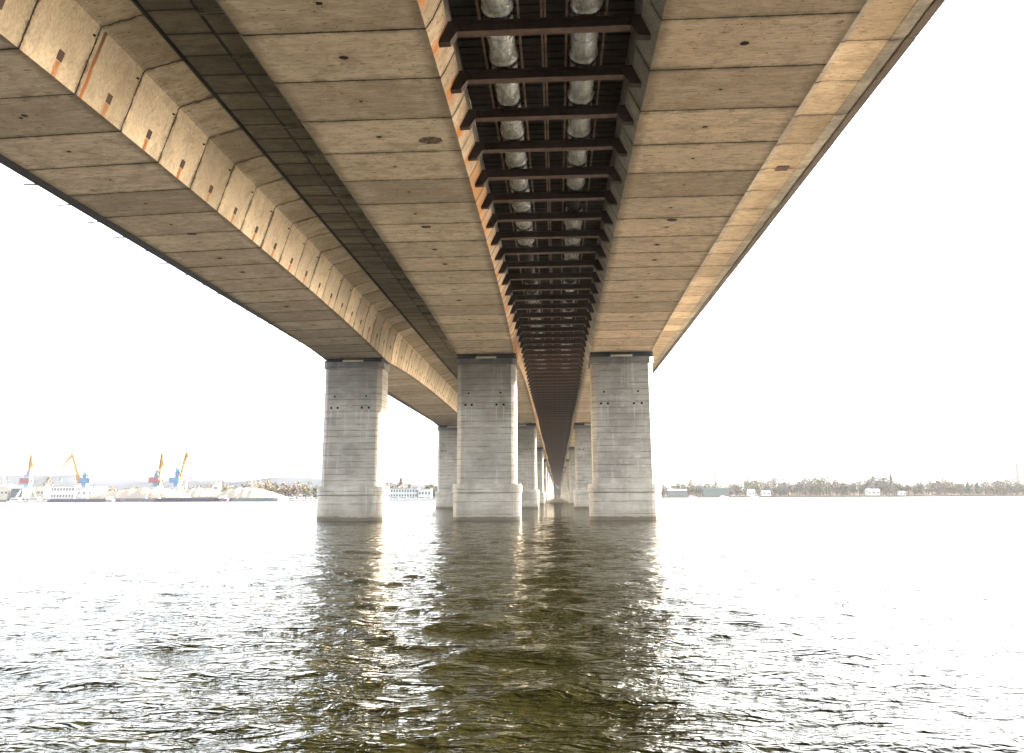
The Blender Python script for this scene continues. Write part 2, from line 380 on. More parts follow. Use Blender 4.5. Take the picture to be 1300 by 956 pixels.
# middle girder (B)
def profB(Y):
    q = drop(Y); z = 16.6-.78*q
    return [(-10.35,19.1), (-9.86+.2*q,z+.10), (-9.72+.2*q,z), (-3.84-.22*q,z), (-3.66-.1*q,z+.34-.2*q), (-3.38,17.5), (-3.42,17.66), (-3.5,18.95)]
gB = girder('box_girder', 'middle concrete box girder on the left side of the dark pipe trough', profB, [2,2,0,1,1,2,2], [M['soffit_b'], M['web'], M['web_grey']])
mb = MB(); strip(mb, lambda Y: [(-12.66,19.52), (-10.9,19.50), (-10.3,19.1), (-3.6,19.1), (-3.54,18.96), (-3.52,18.96), (-3.52,20.1), (-12.66,20.1)], 0, closed=True, jitter=.004)
mb.build('deck_slab', M['slab'], gB)
m = MB(); m.box(-12.9, -12.6, Y_BEG, Y_BEG+3*N_SEG, 20.102, 20.15); m.build('joint_cover', M['fascia_dark'], gB)
for i in range(60):                                   # transverse ribs across the strip beside the joint
    Y = JY + 3*i
    m = MB(); m.box(-12.655, -10.6, Y-.07, Y+.07, 19.34, 19.54); m.build('slab_rib', M['web_grey'], gB)

# right girder (C)
def profC(Y):
    q = drop(Y); z = 16.6-.78*q
    return [(2.94,18.95), (2.98,17.66), (2.94,17.5), (3.22+.06*q,z+.34-.2*q), (3.38+.12*q,z), (9.33-.06*q,z), (9.37-.06*q,z+.09), (10.05,18.75), (10.3,19.0), (11.3,19.21), (11.35,19.27)]
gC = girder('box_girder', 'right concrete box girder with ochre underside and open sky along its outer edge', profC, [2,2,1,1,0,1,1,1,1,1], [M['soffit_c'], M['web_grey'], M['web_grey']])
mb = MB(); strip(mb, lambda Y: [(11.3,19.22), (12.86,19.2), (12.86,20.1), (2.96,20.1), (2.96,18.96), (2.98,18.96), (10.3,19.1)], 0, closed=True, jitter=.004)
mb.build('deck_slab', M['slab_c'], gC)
mb = MB(); strip(mb, lambda Y: [(12.872,19.17), (13.2,19.19), (13.42,19.24), (13.55,19.34), (13.55,20.1), (12.872,20.1)], 0, closed=True, jitter=.004, per=2)
mb.build('edge_beam', M['edge'], gC)
mb = MB(); strip(mb, lambda Y: [(13.56,19.22), (13.86,19.22), (13.88,20.5), (13.56,20.5)], 0, closed=True, jitter=.012)
mb.build('fascia', M['fascia'], gC)

def hole(parent, X, Y, z, r, rag=.15):
    m = MB(); n = 18
    pts = [(X + r*1.3*math.cos(2*PI*i/n)*(1+random.uniform(-rag,rag)), Y + r*math.sin(2*PI*i/n)*(1+random.uniform(-rag,rag))) for i in range(n)]
    m.prism(pts, z-.012, z+.05); m.build('drain_hole', M['black'], parent)
def zs(Y, zm=16.6, d=.78): return zm - d*drop(Y)
def soff_at(px, py, zm=16.6, d=.78):
    Y = 30.
    for _ in range(12):
        dd = Rv*((px-650)/F_PX) + Uv*((433.5-py)/F_PX) + Fv
        p = CAM + dd*((zs(Y, zm, d)-CAM.z)/dd.z); Y = p.y
    return p
for g, px, py, r in ((gB,541,288,.22),(gC,853,279,.22),(gA,1,1,0),(gA,243,297,.2),(gA,31,147,.09)):
    if r:
        p = soff_at(px, py, *( (16.35,.8) if g is gA else (16.6,.78))); hole(g, p.x, p.y, p.z, r)
p = soff_at(547,178)                                   # broken patch with exposed stones
m = MB()
def blob(rx, ry, z):
    return [(p.x+rx*math.cos(2*PI*i/20)*(1+random.uniform(-.12,.12)), p.y+ry*math.sin(2*PI*i/20)*(1+random.uniform(-.12,.12))) for i in range(20)]
m.prism(blob(.50,.34,0), p.z-.01, p.z+.05)
for i in range(170):
    a, rr = random.uniform(0,2*PI), math.sqrt(random.random())
    c = (p.x+.42*rr*math.cos(a), p.y+.26*rr*math.sin(a), p.z-.004)
    s_ = random.uniform(.02,.055); m.bar((c[0],c[1],c[2]+.02), (c[0]+random.uniform(-.02,.02),c[1]+random.uniform(-.02,.02),c[2]-s_*.5), s_, s_*.5, 6)
m.build('broken_patch', plain('exposed aggregate', (.24,.185,.16), .9, 0, .75, 7), gB)
d_ = Rv*((993-650)/F_PX) + Uv*((433.5-214)/F_PX) + Fv; p = CAM + d_*((19.18-CAM.z)/d_.z)
m = MB(); m.box(p.x-.32,p.x+.32,p.y-.3,p.y+.3,19.17,19.26); m.build('steel_plate', M['plate'], gC)

# ------------------------------------------------------------------ pipe trough
tr = empty('pipe_trough', (0,0,0)); tag(tr, 'dark rusty steel pipe trough of cross beams and sheeting between the middle and right girders', 'pipe trough')
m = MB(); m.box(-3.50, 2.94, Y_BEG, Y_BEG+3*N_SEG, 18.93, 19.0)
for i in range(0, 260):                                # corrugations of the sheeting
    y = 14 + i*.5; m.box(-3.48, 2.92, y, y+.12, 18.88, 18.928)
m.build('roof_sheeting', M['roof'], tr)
for X in (-2.40, -1.08, -.31, -.19, .53, 1.84):
    m = MB(); Y0 = 8.
    m.box(X-.025, X+.025, Y0, 320, 17.93, 18.0); m.box(X+.026, X+.05, Y0, 320, 17.93, 18.09); m.build('angle_rail', M['rail'], tr)
M['flange'] = rusty('rusty flange steel', (.125,.068,.05), (.06,.032,.025))  # lighter rust stands in for light reaching the flange undersides
M['beam'] = rusty('shade-darkened beam steel', (.04,.021,.017), (.018,.010,.009))  # near black so the shade on the beam faces is in the colour
def beam_mb(m, Y):
    hw = .17
    m.box(-3.05, 2.62, Y-hw, Y+hw, 17.16, 17.185, 1)                      # bottom flange
    m.box(-3.05, 2.62, Y-.012, Y+.012, 17.186, 17.535)                 # web
    m.box(-3.05, 2.62, Y-hw, Y+hw, 17.536, 17.56)                      # top flange
    for sx, x0, x1 in ((-1, -3.72, -3.05), (1, 2.62, 3.27)):           # end brackets down the sloping web
        a, b = (x0, x1) if sx < 0 else (x1, x0)
        pts = [(a, 16.80), (a-sx*.42, 16.82), (a-sx*.62, 17.14), (b+sx*.002, 17.17), (b+sx*.002, 17.56), (a-sx*.30, 17.56)]
        vs = [(x,Y-.15,z) for x,z in pts] + [(x,Y+.15,z) for x,z in pts]; n = 6
        m.add(vs, [(i,(i+1)%n,n+(i+1)%n,n+i) for i in range(n)] + [tuple(range(n-1,-1,-1)), tuple(range(n,2*n))])
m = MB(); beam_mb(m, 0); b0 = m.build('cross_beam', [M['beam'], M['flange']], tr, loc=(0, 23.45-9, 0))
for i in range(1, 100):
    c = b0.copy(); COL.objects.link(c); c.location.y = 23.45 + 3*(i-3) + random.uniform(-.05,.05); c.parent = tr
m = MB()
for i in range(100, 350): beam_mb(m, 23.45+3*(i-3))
o = m.build('far_cross_beams', [M['beam'], M['flange']], tr); tag(o, kind='stuff')

def jacket(m, X, Y0, Y1, R0_, flare):
    nr, na = 9, 28; z = 18.10; ph = random.uniform(0,9)
    vs = []
    for a in range(nr+1):
        t = a/nr; Y = Y0+(Y1-Y0)*t
        for i in range(na):
            th = 2*PI*i/na
            rr = R0_*(1 + .018*math.sin(3*th+ph+7*t) + .014*math.sin(5*th-ph*2+11*t)) + random.uniform(-.008,.008)
            if t > .85 and flare: rr += .06*(abs(math.cos(th))**.7)*((t-.85)/.15)
            vs.append((X+rr*math.cos(th), Y, z+rr*math.sin(th)))
    fs = [(a*na+i, a*na+(i+1)%na, (a+1)*na+(i+1)%na, (a+1)*na+i) for a in range(nr) for i in range(na)]
    fs += [tuple(range(na)), tuple(nr*na+i for i in reversed(range(na)))]
    m.add(vs, fs)
for X, lab in ((-1.74, 'left foil-wrapped pipe lying on the rusty cross beams of the trough'), (1.18, 'right foil-wrapped pipe lying on the rusty cross beams of the trough')):
    pe = empty('insulated_pipe', (0,0,0)); tag(pe, lab, 'pipe', 'pipes in the trough')
    m = MB(); m.bar((X, Y_BEG, 18.10), (X, Y_BEG+3*N_SEG, 18.10), .39, .39, 24); m.build('pipe', M['black'], pe, True)
    for k in range(34):
        Yc = 14.45 + 3*k; r = random.random()
        if (k > 5 and r < .12) or (k > 11 and r < .45): continue
        m = MB(); jacket(m, X, Yc+.16, Yc+ (2.78 if (r < .68 or k < 5) else random.uniform(1.5,2.5)), .485, r > .3)
        m.build('insulation_jacket', M['foil'], pe, True)
        m = MB(); yb = Yc+1.2+random.uniform(-.3,.3)
        for q in range(28):
            a, b = 2*PI*q/28, 2*PI*(q+1)/28
            m.bar((X+.497*math.cos(a), yb, 18.1+.497*math.sin(a)), (X+.497*math.cos(b), yb+.0, 18.1+.497*math.sin(b)), .009, .009, 4)
        m.build('strap', M['rail'], pe)

# ------------------------------------------------------------------ piers
def rrect(x0, x1, y0, y1, r, n=6):
    pts = []
    for cx, cy, a0 in ((x1-r,y0+r,-90),(x1-r,y1-r,0),(x0+r,y1-r,90),(x0+r,y0+r,180)):
        for i in range(n+1):
            a = R(a0+90*i/n); pts.append((cx+r*math.cos(a), cy+r*math.sin(a)))
    return pts
def chamf(hx, hy, c, cy_=None):
    cy_ = cy_ or c
    return [(-hx+c,-hy),(hx-c,-hy),(hx,-hy+cy_),(hx,hy-cy_),(hx-c,hy),(-hx+c,hy),(-hx,hy-cy_),(-hx,-hy+cy_)]
def make_pier(X):
    p = empty('bridge_pier', (X, PC, 0))
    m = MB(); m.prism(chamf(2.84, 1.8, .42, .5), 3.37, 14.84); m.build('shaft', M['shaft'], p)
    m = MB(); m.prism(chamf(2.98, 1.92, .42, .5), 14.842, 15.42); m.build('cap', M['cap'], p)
    m = MB(); m.prism(rrect(-3.2, 3.2, -2.2, 2.2, 1.25), -2.0, 2.51); m.build('base', M['plinth'], p)
    m = MB(); m.prism(rrect(-3.28, 3.28, -2.28, 2.28, 1.3), 2.58, 3.30)
    m.prism(rrect(-3.22, 3.22, -2.22, 2.22, 1.25), 3.302, 3.368); m.prism(rrect(-2.9, 2.9, -1.9, 1.9, 1.2), 2.50, 2.582); m.build('base_band', M['plinth'], p)
    for s_ in (-1, 1):
        m = MB(); m.box(s_*1.95-.95, s_*1.95+.95, -1.8, 1.3, 15.422, 15.56); m.box(s_*1.95-.8, s_*1.95+.8, -1.6, 1.1, 15.561, 15.70)
        m.box(s_*1.95-.95, s_*1.95+.95, -1.75, 1.25, 15.701, 15.90); m.build('bearing', M['bearing'], p)
    m = MB(); m.box(-1.0, .98, -1.98, -1.2, 15.422, 15.60); m.build('seat_block', M['pale'], p)
    return p
ROWS = ((-19.9, 'left'), (-6.76, 'middle'), (6.38, 'right'))
ORD = ['nearest', 'second', 'third', 'fourth', 'fifth', 'sixth', 'seventh', 'eighth', 'ninth', 'tenth', 'eleventh']
proto = make_pier(-19.9); learn(proto); nK = {}
for X, row in ROWS:
    for k in range(11):
        p = proto if (row == 'left' and k == 0) else copy_tree(proto)
        if row == 'right': p.scale.x = 1.045
        p.location = (X, PC+SPAN*k, -.16 if row == 'left' else 0.0)
        tag(p, f'{ORD[k]} concrete pier of the {row} row, standing in the water under the {row} girder' if k else f'large {ORD[k]} concrete pier of the {row} row, standing in the water on a rounded base',
            'bridge pier', 'concrete piers under the bridge')

# ------------------------------------------------------------------ water: one displaced sheet, finer near the camera
def water():
    th = np.concatenate([np.linspace(-50, 50, 820), np.linspace(50, 310, 170)[1:-1]])
    th = np.radians(th); na = len(th)
    rs = [.6]
    while rs[-1] < 9000:
        r = rs[-1]; rs.append(r*(1.0068 if r < 90 else 1.01 if r < 160 else 1.02 if r < 500 else 1.08) + (.0 if r > 6 else .04))
    rs = np.array(rs); nr = len(rs)
    X = rs[:,None]*np.sin(th)[None,:]; Y = rs[:,None]*np.cos(th)[None,:]
    dr = np.gradient(rs)[:,None]
    Z = np.zeros_like(X)
    rng = np.random.default_rng(5)
    Xw = X + .35*np.sin(.31*Y+1)+.25*np.sin(.23*X+.4*Y); Yw = Y + .4*np.sin(.27*X+2)+.3*np.sin(.19*Y-.33*X)
    for i in range(130):
        lam = .16*(18 ** (rng.random()**1.15)); 
        a = rng.normal(R(-84), R(30)) if rng.random() < .8 else rng.random()*2*PI
        kx, ky = math.cos(a)*2*PI/lam, math.sin(a)*2*PI/lam
        slope = .0225*(lam/1.)**(-.45 if lam > 1. else .05)
        amp = slope*lam/(2*PI); ph = rng.random()*2*PI
        att = np.clip((lam/(dr*3.2)-.6)/1.0, 0, 1)
        arg = kx*Xw+ky*Yw+ph
        gust = .65+.6*np.sin((X*math.cos(i)+Y*math.sin(i))*2*PI/(9+5*(i%5))+i)
        w = 1-2*np.abs(np.sin(arg/2))**1.0 if i % 3 == 0 else np.sin(arg)
        Z += amp*att*w*np.clip(gust, .1, 1.4)
    n = nr*na
    co = np.empty((n+1, 3)); co[:n,0] = X.ravel(); co[:n,1] = Y.ravel(); co[:n,2] = Z.ravel(); co[n] = (0,0,0)
    i, j = np.meshgrid(np.arange(nr-1), np.arange(na), indexing='ij'); jn = (j+1) % na
    q = np.stack([i*na+j, i*na+jn, (i+1)*na+jn, (i+1)*na+j], -1)[..., ::-1].reshape(-1, 4)
    me = bpy.data.meshes.new('water')
    me.vertices.add(n); me.vertices.foreach_set('co', co[:n].ravel())
    me.loops.add(q.size); me.loops.foreach_set('vertex_index', q.ravel().astype(np.int32))
    me.polygons.add(len(q)); me.polygons.foreach_set('loop_start', (np.arange(len(q))*4).astype(np.int32)); me.polygons.foreach_set('loop_total', np.full(len(q), 4, np.int32))
    me.polygons.foreach_set('use_smooth', np.ones(len(q), bool))
    me.update(calc_edges=True); me.validate()
    t = NT('river water'); P = t.pos()
    def ridge(v): return t.math('SUBTRACT', 1., t.math('ABSOLUTE', t.math('SUBTRACT', t.math('MULTIPLY', v, 2.), 1.)))
    n1 = ridge(t.noise(t.scale(P, (.75,1.8,1)), 1.7, 2, .5, .5)); n2 = t.noise(t.scale(P,(.8,1.6,1)), .8, 3, .6, .3); n3 = ridge(t.noise(t.scale(P,(.8,1.6,1)), 4.6, 2, .5, .6)); n4 = t.noise(t.scale(P,(.9,1.5,1)), 17., 3, .6)
    h = t.math('ADD', t.math('ADD', t.math('MULTIPLY', n1, .075), t.math('MULTIPLY', n4, .006)), t.math('ADD', t.math('MULTIPLY', n2, .06), t.math('MULTIPLY', n3, .030)))
    ln_ = t.n('ShaderNodeVectorMath', operation='LENGTH'); t.set(ln_.inputs[0], P)
    col = t.mix(t.noise(P, .06, 3), (.0085,.0080,.0018), (.0065,.0075,.0025))
    me.materials.append(t.surf(col, t.step(ln_.outputs['Value'], 40, 420, .015, .36), 0., t.bump(h, 1.0, 1.), ior=1.333))
    o = bpy.data.objects.new('water', me); COL.objects.link(o); tag(o, kind='structure')
water()

# ------------------------------------------------------------------ far shores
M['land'] = plain('shore earth', (.075,.068,.055), .95, 0, .4, .02)
m = MB()
front = [(-4000,470),(-430,478),(-240,498),(-150,505),(-55,512),(-46,560),(-40,900),(300,902),(900,905),(4000,910)]
for (x0,y0),(x1,y1) in zip(front, front[1:]):
    m.add([(x0,y0-2,-1.),(x1,y1-2,-1.),(x1,y1+2,1.5),(x0,y0+2,1.5)], [(0,1,2,3)])
    m.add([(x0,y0+2,1.5),(x1,y1+2,1.5),(x1,5200,3),(x0,5200,3)], [(0,1,2,3)])
tag(m.build('ground', M['land']), kind='structure')
m = MB(); xs = np.linspace(-2600, 900, 90); ys = np.linspace(1350, 3400, 16)
def hillz(x, y):
    e = 1/(1+math.exp((x+150)/150)); v = (y-1350)/2050
    return 2 + e*(40+5*math.sin(x*.004)+7*math.sin(x*.011+1)+4*math.sin(x*.03))*min(1, 7*v) + 6*v
m.v = [(x,y,hillz(x,y)) for y in ys for x in xs]
m.f = [(a*90+b, a*90+b+1, (a+1)*90+b+1, (a+1)*90+b) for a in range(15) for b in range(89)]; m.m = [0]*len(m.f)
tag(m.build('hills', plain('far hill scrub', (.035,.042,.055), .95, 0, .4, .012), None, True), kind='structure')

def leafmat(name, a, b): 
    t = NT(name); P = t.pos(); return t.surf(t.mix(t.step(t.noise(P, .35, 3, .7), .35, .65), a, b), .9, spec=.1)
M['twig_brown'] = leafmat('budding twigs', (.14,.11,.085), (.09,.075,.06))
M['twig_grey'] = leafmat('bare twigs', (.11,.10,.095), (.08,.075,.075))
M['twig_green'] = leafmat('young leaves', (.10,.10,.06), (.065,.068,.04))
M['fir'] = leafmat('evergreen needles', (.05,.07,.045), (.03,.045,.03))
M['bark'] = plain('bark', (.12,.095,.075), .95)
def crown(m, x, y, z0, h, w, n, kind='round', mi=0):
    lobes = [(random.uniform(-.3,.3)*w, random.uniform(-.3,.3)*w, random.uniform(.3,.85)*h, random.uniform(.25,.45)) for _ in range(6)]
    for _ in range(n):
        if kind == 'cone':
            t = random.random()**.8; rr = w*.5*(1-t)*math.sqrt(random.random()); a = random.uniform(0,2*PI); c = (x+rr*math.cos(a), y+rr*math.sin(a), z0+h*(.1+.9*t))
        elif kind == 'column':
            t = random.random(); rr = w*.5*math.sin(PI*(.12+.86*t))*random.random()**.5; a = random.uniform(0,2*PI); c = (x+rr*math.cos(a), y+rr*math.sin(a), z0+h*(.08+.92*t))
        else:
            L = random.choice(lobes); v = Vector((random.gauss(0,1),random.gauss(0,1),random.gauss(0,1))).normalized()*(random.random()**.45)
            c = (x+L[0]+v.x*w*L[3], y+L[1]+v.y*w*L[3], z0+max(.12*h, L[2]+v.z*h*L[3]*.8))
        s_ = random.uniform(.3,1.0)*(h/12)**.5
        d1 = Vector((random.gauss(0,1),random.gauss(0,1),random.gauss(0,1.2))).normalized()*s_; d2 = Vector((random.gauss(0,1),random.gauss(0,1),random.gauss(0,1))).normalized()*s_*.7
        c = Vector(c); m.add([c-d1, c+d1*.6+d2, c+d1*.5-d2], [(0,1,2)], mi)
def tree_into(m, x, y, z0, h, w, n, kind='round', crown_mi=0, trunk_mi=1):
    m.bar((x,y,z0-.3), (x,y,z0+h*.55), h*.022, h*.008, 5, trunk_mi)
    for _ in range(5):
        a = random.uniform(0,2*PI); zz = z0+h*random.uniform(.25,.5)
        m.bar((x,y,zz), (x+w*.32*math.cos(a), y+w*.32*math.sin(a), zz+h*random.uniform(.2,.4)), h*.008, h*.003, 3, trunk_mi)
    crown(m, x, y, z0, h, w, n, kind, crown_mi)
def wood(x0, x1, yf, rows, hmin, hmax, step, dens=150):
    m = MB()
    for r_ in range(rows):
        x = x0
        while x < x1:
            h = random.uniform(hmin, hmax)*(.8+.25*math.sin(x*.021+r_)+.12*math.sin(x*.09)) ; w = h*random.uniform(.5,.8)
            tree_into(m, x+random.uniform(-2,2), yf(x)+r_*11+random.uniform(-3,3), 1.5+r_*.5, h, w, int(dens), 'column' if random.random() < .15 else 'round', random.choice((0,0,1,1,2)) if (x*.013) % 1 < .75 else 2, 3)
            x += step*random.uniform(.6,1.4)
    return m
MW = [M['twig_brown'], M['twig_grey'], M['twig_green'], M['bark']]
m = MB(); xs = np.linspace(-60, 1500, 160)
m.v = [(x, y, z) for x in xs for y, z in ((960, 1.4), (985, 1.5+7.5+1.8*math.sin(x*.05)+1.2*math.sin(x*.17)+random.uniform(-.6,.6)), (1100, 6+random.uniform(0,5)), (1500, 3))]
m.f = [(4*a+k, 4*a+4+k, 4*a+5+k, 4*a+1+k) for a in range(159) for k in range(3)]; m.m = [0]*len(m.f)
tag(m.build('undergrowth', plain('undergrowth', (.12,.10,.085), .95, 0, .6, .12)), 'low grey brown undergrowth behind the trees of the far right shore', 'undergrowth', kind='stuff')
m = wood(-60, 700, lambda x: 925, 4, 14, 24, 5.4, 260); tag(m.build('far_wood', MW), 'budding grey brown wood along the far right shore', 'wood', kind='stuff')
m = wood(-470, -230, lambda x: 590, 2, 7, 11, 5, 160); tag(m.build('far_wood', MW), 'low brown scrub wood behind the sand heaps and cranes', 'wood', kind='stuff')
m = wood(-228, -48, lambda x: 545, 3, 8, 15.5, 5, 220); tag(m.build('far_wood', MW), 'taller budding wood behind the boat moorings on the left shore', 'wood', kind='stuff')
def tree(px, py_top, Y, w, kind, mat, lab, h=None, n=500):
    p = atY(px, py_top, Y); h = p.z-1.5; e = empty('pine_tree' if kind == 'cone' else 'tree', (p.x, Y, 1.5))
    m = MB(); crown(m, 0, 0, 0, h, w, n, kind); m.build('crown', mat, e)
    m = MB(); m.bar((0,0,-.3), (0,0,h*.8), h*.02, .04, 6); m.build('trunk', M['bark'], e); tag(e, lab, 'tree')
tree(62, 606, 540, 8, 'column', M['twig_grey'], 'tall grey poplar standing beside the white two-storey office block')
tree(1130, 600, 915, 9, 'cone', M['twig_grey'], 'pointed tree rising above the wood on the right shore')
tree(1228, 611, 900+8, 8, 'cone', M['fir'], 'left one of two dark evergreens on the right shore')
tree(1240, 612, 900+8, 7, 'cone', M['fir'], 'right one of two dark evergreens on the right shore')
tree(1046, 614, 908, 13, 'round', M['twig_green'], 'yellow green willow at the water edge of the right shore')
tree(509, 606, 560, 3, 'column', M['twig_grey'], 'slim tall poplar behind the moorings between the left and middle piers')

# buildings
M['white'] = plain('white render', (.42,.41,.39), .85, 0, .12, .3)
M['glass'] = plain('dark window glass', (.10,.115,.14), .15, 0, .3, .5)
M['roofg'] = plain('grey roof felt', (.30,.30,.31), .85)
M['shed'] = plain('pale shed wall', (.38,.36,.31), .85)
M['green'] = plain('grey green sheet', (.10,.115,.11), .9)
def block(name, px0, px1, pyt, Y, depth, lab, cat, rows, cols, wall='white', gable=False, z0=1.5, wh=1.3):
    a = atY(px0, pyt, Y); b = atY(px1, pyt, Y); h = a.z-z0; W = b.x-a.x
    e = empty(name, (a.x, Y, z0)); m = MB(); m.box(0, W, 0, depth, 0, h-.25); m.build('wall', M[wall], e)
    m = MB()
    if gable: m.add([(-.3,-.3,h-.249),(W+.3,-.3,h-.249),(W+.3,depth+.3,h-.249),(-.3,depth+.3,h-.249),(-.3,depth/2,h+1.4),(W+.3,depth/2,h+1.4)], [(0,3,2,1),(0,1,5,4),(2,3,4,5),(0,4,3),(1,2,5)])
    else: m.box(-.25, W+.25, -.25, depth+.25, h-.249, h)
    m.build('roof', M['roofg'], e)
    for r_ in range(rows):
        for c in range(cols):
            cx = W*(c+.5)/cols; cz = (h-.3)*(r_+.55)/rows
            m = MB(); m.box(cx-W/cols*.28, cx+W/cols*.28, -.06, .02, cz-wh/2, cz+wh/2); m.build('window', M['glass'], e)
    tag(e, lab, cat); return e
block('office_block', 65, 95, 617, 512, 12, 'white two-storey office block with dark windows behind the quay', 'building', 2, 8, wh=1.5)
block('warehouse', 95, 121, 618.5, 514, 14, 'plain white warehouse joined to the right of the office block', 'building', 1, 3)
block('storage_shed', -4, 11, 617.5, 520, 10, 'pale shed at the left edge of the shore', 'building', 1, 3, 'shed', True)
block('storage_shed', 37, 57, 617.5, 530, 10, 'pale low shed just right of the first crane with the red cabin', 'building', 1, 4, 'shed')
block('storage_shed', 14, 29, 619.5, 516, 9, 'grey green shed left of the first crane', 'building', 1, 3, 'green', True)
block('boat_club', 489, 530, 620, 524, 10, 'long white two-storey boat club behind the moored boats', 'building', 2, 12, wh=1.6)
block('boat_shed', 531, 547, 620.5, 522, 8, 'small white boat shed right of the boat club', 'building', 1, 4)
block('hall', 893, 925, 619.5, 906, 12, 'long low hall with white roof edge on the right shore', 'building', 1, 9, 'green')
block('cottage', 1101, 1117, 622, 904, 8, 'low grey cottage at the right shore beside the wood', 'building', 1, 3, 'shed', True)
block('cottage', 1142, 1150, 625, 901, 6, 'small bright white cottage at the water edge on the right shore', 'building', 1, 2, 'white', True)
block('cottage', 848, 872, 622.5, 905, 8, 'long grey waterside shed next to the right pier', 'building', 1, 6, 'green', True)
for i, (px, py) in enumerate(((950,623),(968,624),(1193,613),(1212,615),(1207,611))):
    block('house', px, px+random.uniform(6,11), py, 1000+10*i if i > 1 else 905, 9, ['tiny shed on the right shore left of the willow','tiny white shed nearest the willow on the right shore','pale house left of the dark evergreens','pale house partly behind the dark evergreens','upper pale house above the evergreens'][i], 'building', 1, 2, 'white', True, z0=1.5)

# quay, sand
M['quay'] = plain('quay wall', (.16,.15,.17), .9, 0, .4, .2)
M['sand'] = plain('pale sand', (.19,.17,.14), .95, 0, .12, .15, bump=.2)
q = MB(); q.box(atY(20,630,476).x, atY(366,630,476).x, 470, 476, -1.5, 2.1)
for i in range(46): 
    x = atY(20,630,470).x + 3.6*i; q.box(x, x+.5, 469.6, 469.998, .2, 1.9)
tag(q.build('quay_wall', M['quay']), 'long dark quay wall below the cranes', 'quay')
def heap(pts, Y, depth, lab, z0=1.6):
    """ridge line through photo points (px, py)"""
    P = [atY(px, py, Y+depth/2) for px, py in pts]; m = MB(); nx = 60; ny = 12
    xs = np.linspace(P[0].x, P[-1].x, nx); hz = np.interp(xs, [p.x for p in P], [p.z for p in P])
    for a in range(ny+1):
        v = a/ny; prof = math.sin(PI*v)**.8 if 0 < v < 1 else 0
        for b in range(nx):
            m.v.append((xs[b], Y+depth*v, z0-.2+max(0, hz[b]-z0)*prof*(1+.05*math.sin(b*.9+a)+.05*math.sin(b*.37-a*2))))
    m.f = [(a*nx+b, a*nx+b+1, (a+1)*nx+b+1, (a+1)*nx+b) for a in range(ny) for b in range(nx-1)]; m.m = [0]*len(m.f)
    tag(m.build('sand_heap', M['sand'], None, True), lab, 'sand heap', 'sand heaps on the quay')
heap([(118,632),(140,625),(165,621),(200,619),(230,624),(245,632)], 482, 40, 'long cream sand heap behind the two middle cranes')
heap([(215,632),(232,622),(252,619.5),(268,621),(282,626),(292,632)], 500, 40, 'second cream sand heap with a small white hut above it')
heap([(278,632),(292,621),(310,618.8),(330,620),(345,625),(368,633)], 484, 40, 'right-hand cream sand heap sloping down to the boats')
block('hut', 270, 278, 614.5, 548, 4, 'small white hut on top of the ridge behind the sand heaps', 'hut', 1, 1, 'white', False, z0=6.)

# chimneys and masts
def stack(name, px, py, Y, r, lab, mat, cat='chimney', base=1.5, bands=False):
    p = atY(px, py, Y); e = empty(name, (p.x, Y, base)); h = p.z-base
    m = MB(); m.bar((0,0,-.5), (0,0,h), r*1.35, r, 12); m.build('shaft', mat, e)
    m = MB(); m.bar((0,0,h-.02*h), (0,0,h+.005*h), r*1.15, r*1.15, 12); m.build('rim', M['roofg'], e)
    tag(e, lab, cat)
M['brick'] = plain('chimney brick', (.24,.17,.15), .9)
stack('chimney', 281, 590, 1400, 1.7, 'left one of two tall thin chimneys behind the sand heaps', M['brick'])
stack('chimney', 321, 589.5, 1400, 1.7, 'right one of two tall thin chimneys, above the right-hand sand heap', M['brick'])
stack('chimney', 275, 599, 1300, 1.5, 'short chimney just left of the tall thin one', M['brick'])
stack('chimney', 237.5, 595, 1300, 1.6, 'chimney behind the fourth crane', M['brick'])
stack('chimney', 908, 591, 1500, 1.7, 'thin chimney left of the tall lattice mast on the right shore', M['brick'])
stack('chimney', 1290, 588, 1500, 2.4, 'thick tall chimney at the right end of the far shore', M['brick'])
M['steel'] = plain('grey painted steel', (.10,.105,.115), .6)
def pylon(px, py, Y, w, lab, arms=(.62,.78,.93), base=1.5, name='power_pylon'):
    p = atY(px, py, Y); h = p.z-base; e = empty(name, (p.x, Y, base))
    m = MB()
    for sx in (-1,1):
        for sy in (-1,1): m.bar((sx*w,sy*w,-.5), (sx*w*.15,sy*w*.15,h), .28, .16, 4)
    for i in range(9):
        t0, t1 = i/9, (i+1)/9; a, b = w*(1-.85*t0), w*(1-.85*t1)
        for sy in (-1,1): m.bar((-a,sy*a,h*t0), (b,sy*b,h*t1), .12, .12, 3); m.bar((a,sy*a,h*t0), (-b,sy*b,h*t1), .12, .12, 3)
    m.build('lattice_tower', M['steel'], e)
    for t in arms:
        m = MB(); L = w*(2.2 if t < .7 else 1.7 if t < .85 else 1.2); m.bar((-L,0,h*t), (L,0,h*t), .22, .22, 4); m.bar((-L,0,h*t), (0,0,h*t+1.6), .12,.12,3); m.bar((L,0,h*t), (0,0,h*t+1.6), .12,.12,3)
        for s_ in (-1,1): m.bar((s_*L,0,h*t),(s_*L,0,h*t-1.6),.13,.13,4)
        m.build('cross_arm', M['steel'], e)
    tag(e, lab, 'pylon' if name == 'power_pylon' else 'mast', 'power pylons' if name == 'power_pylon' else None)
pylon(1074, 584, 1150, 4.5, 'power pylon above the trees right of the willow')
pylon(1199, 591, 1150, 4.5, 'power pylon left of the two dark evergreens')
pylon(1258, 595, 1250, 4.5, 'faint power pylon between the evergreens and the right chimney')
pylon(5, 601, 800, 4.0, 'power pylon at the far left edge of the shore')
pylon(931, 579, 1200, 3.0, 'tall lattice mast on the right shore right of the thin chimney', arms=(), name='lattice_mast')
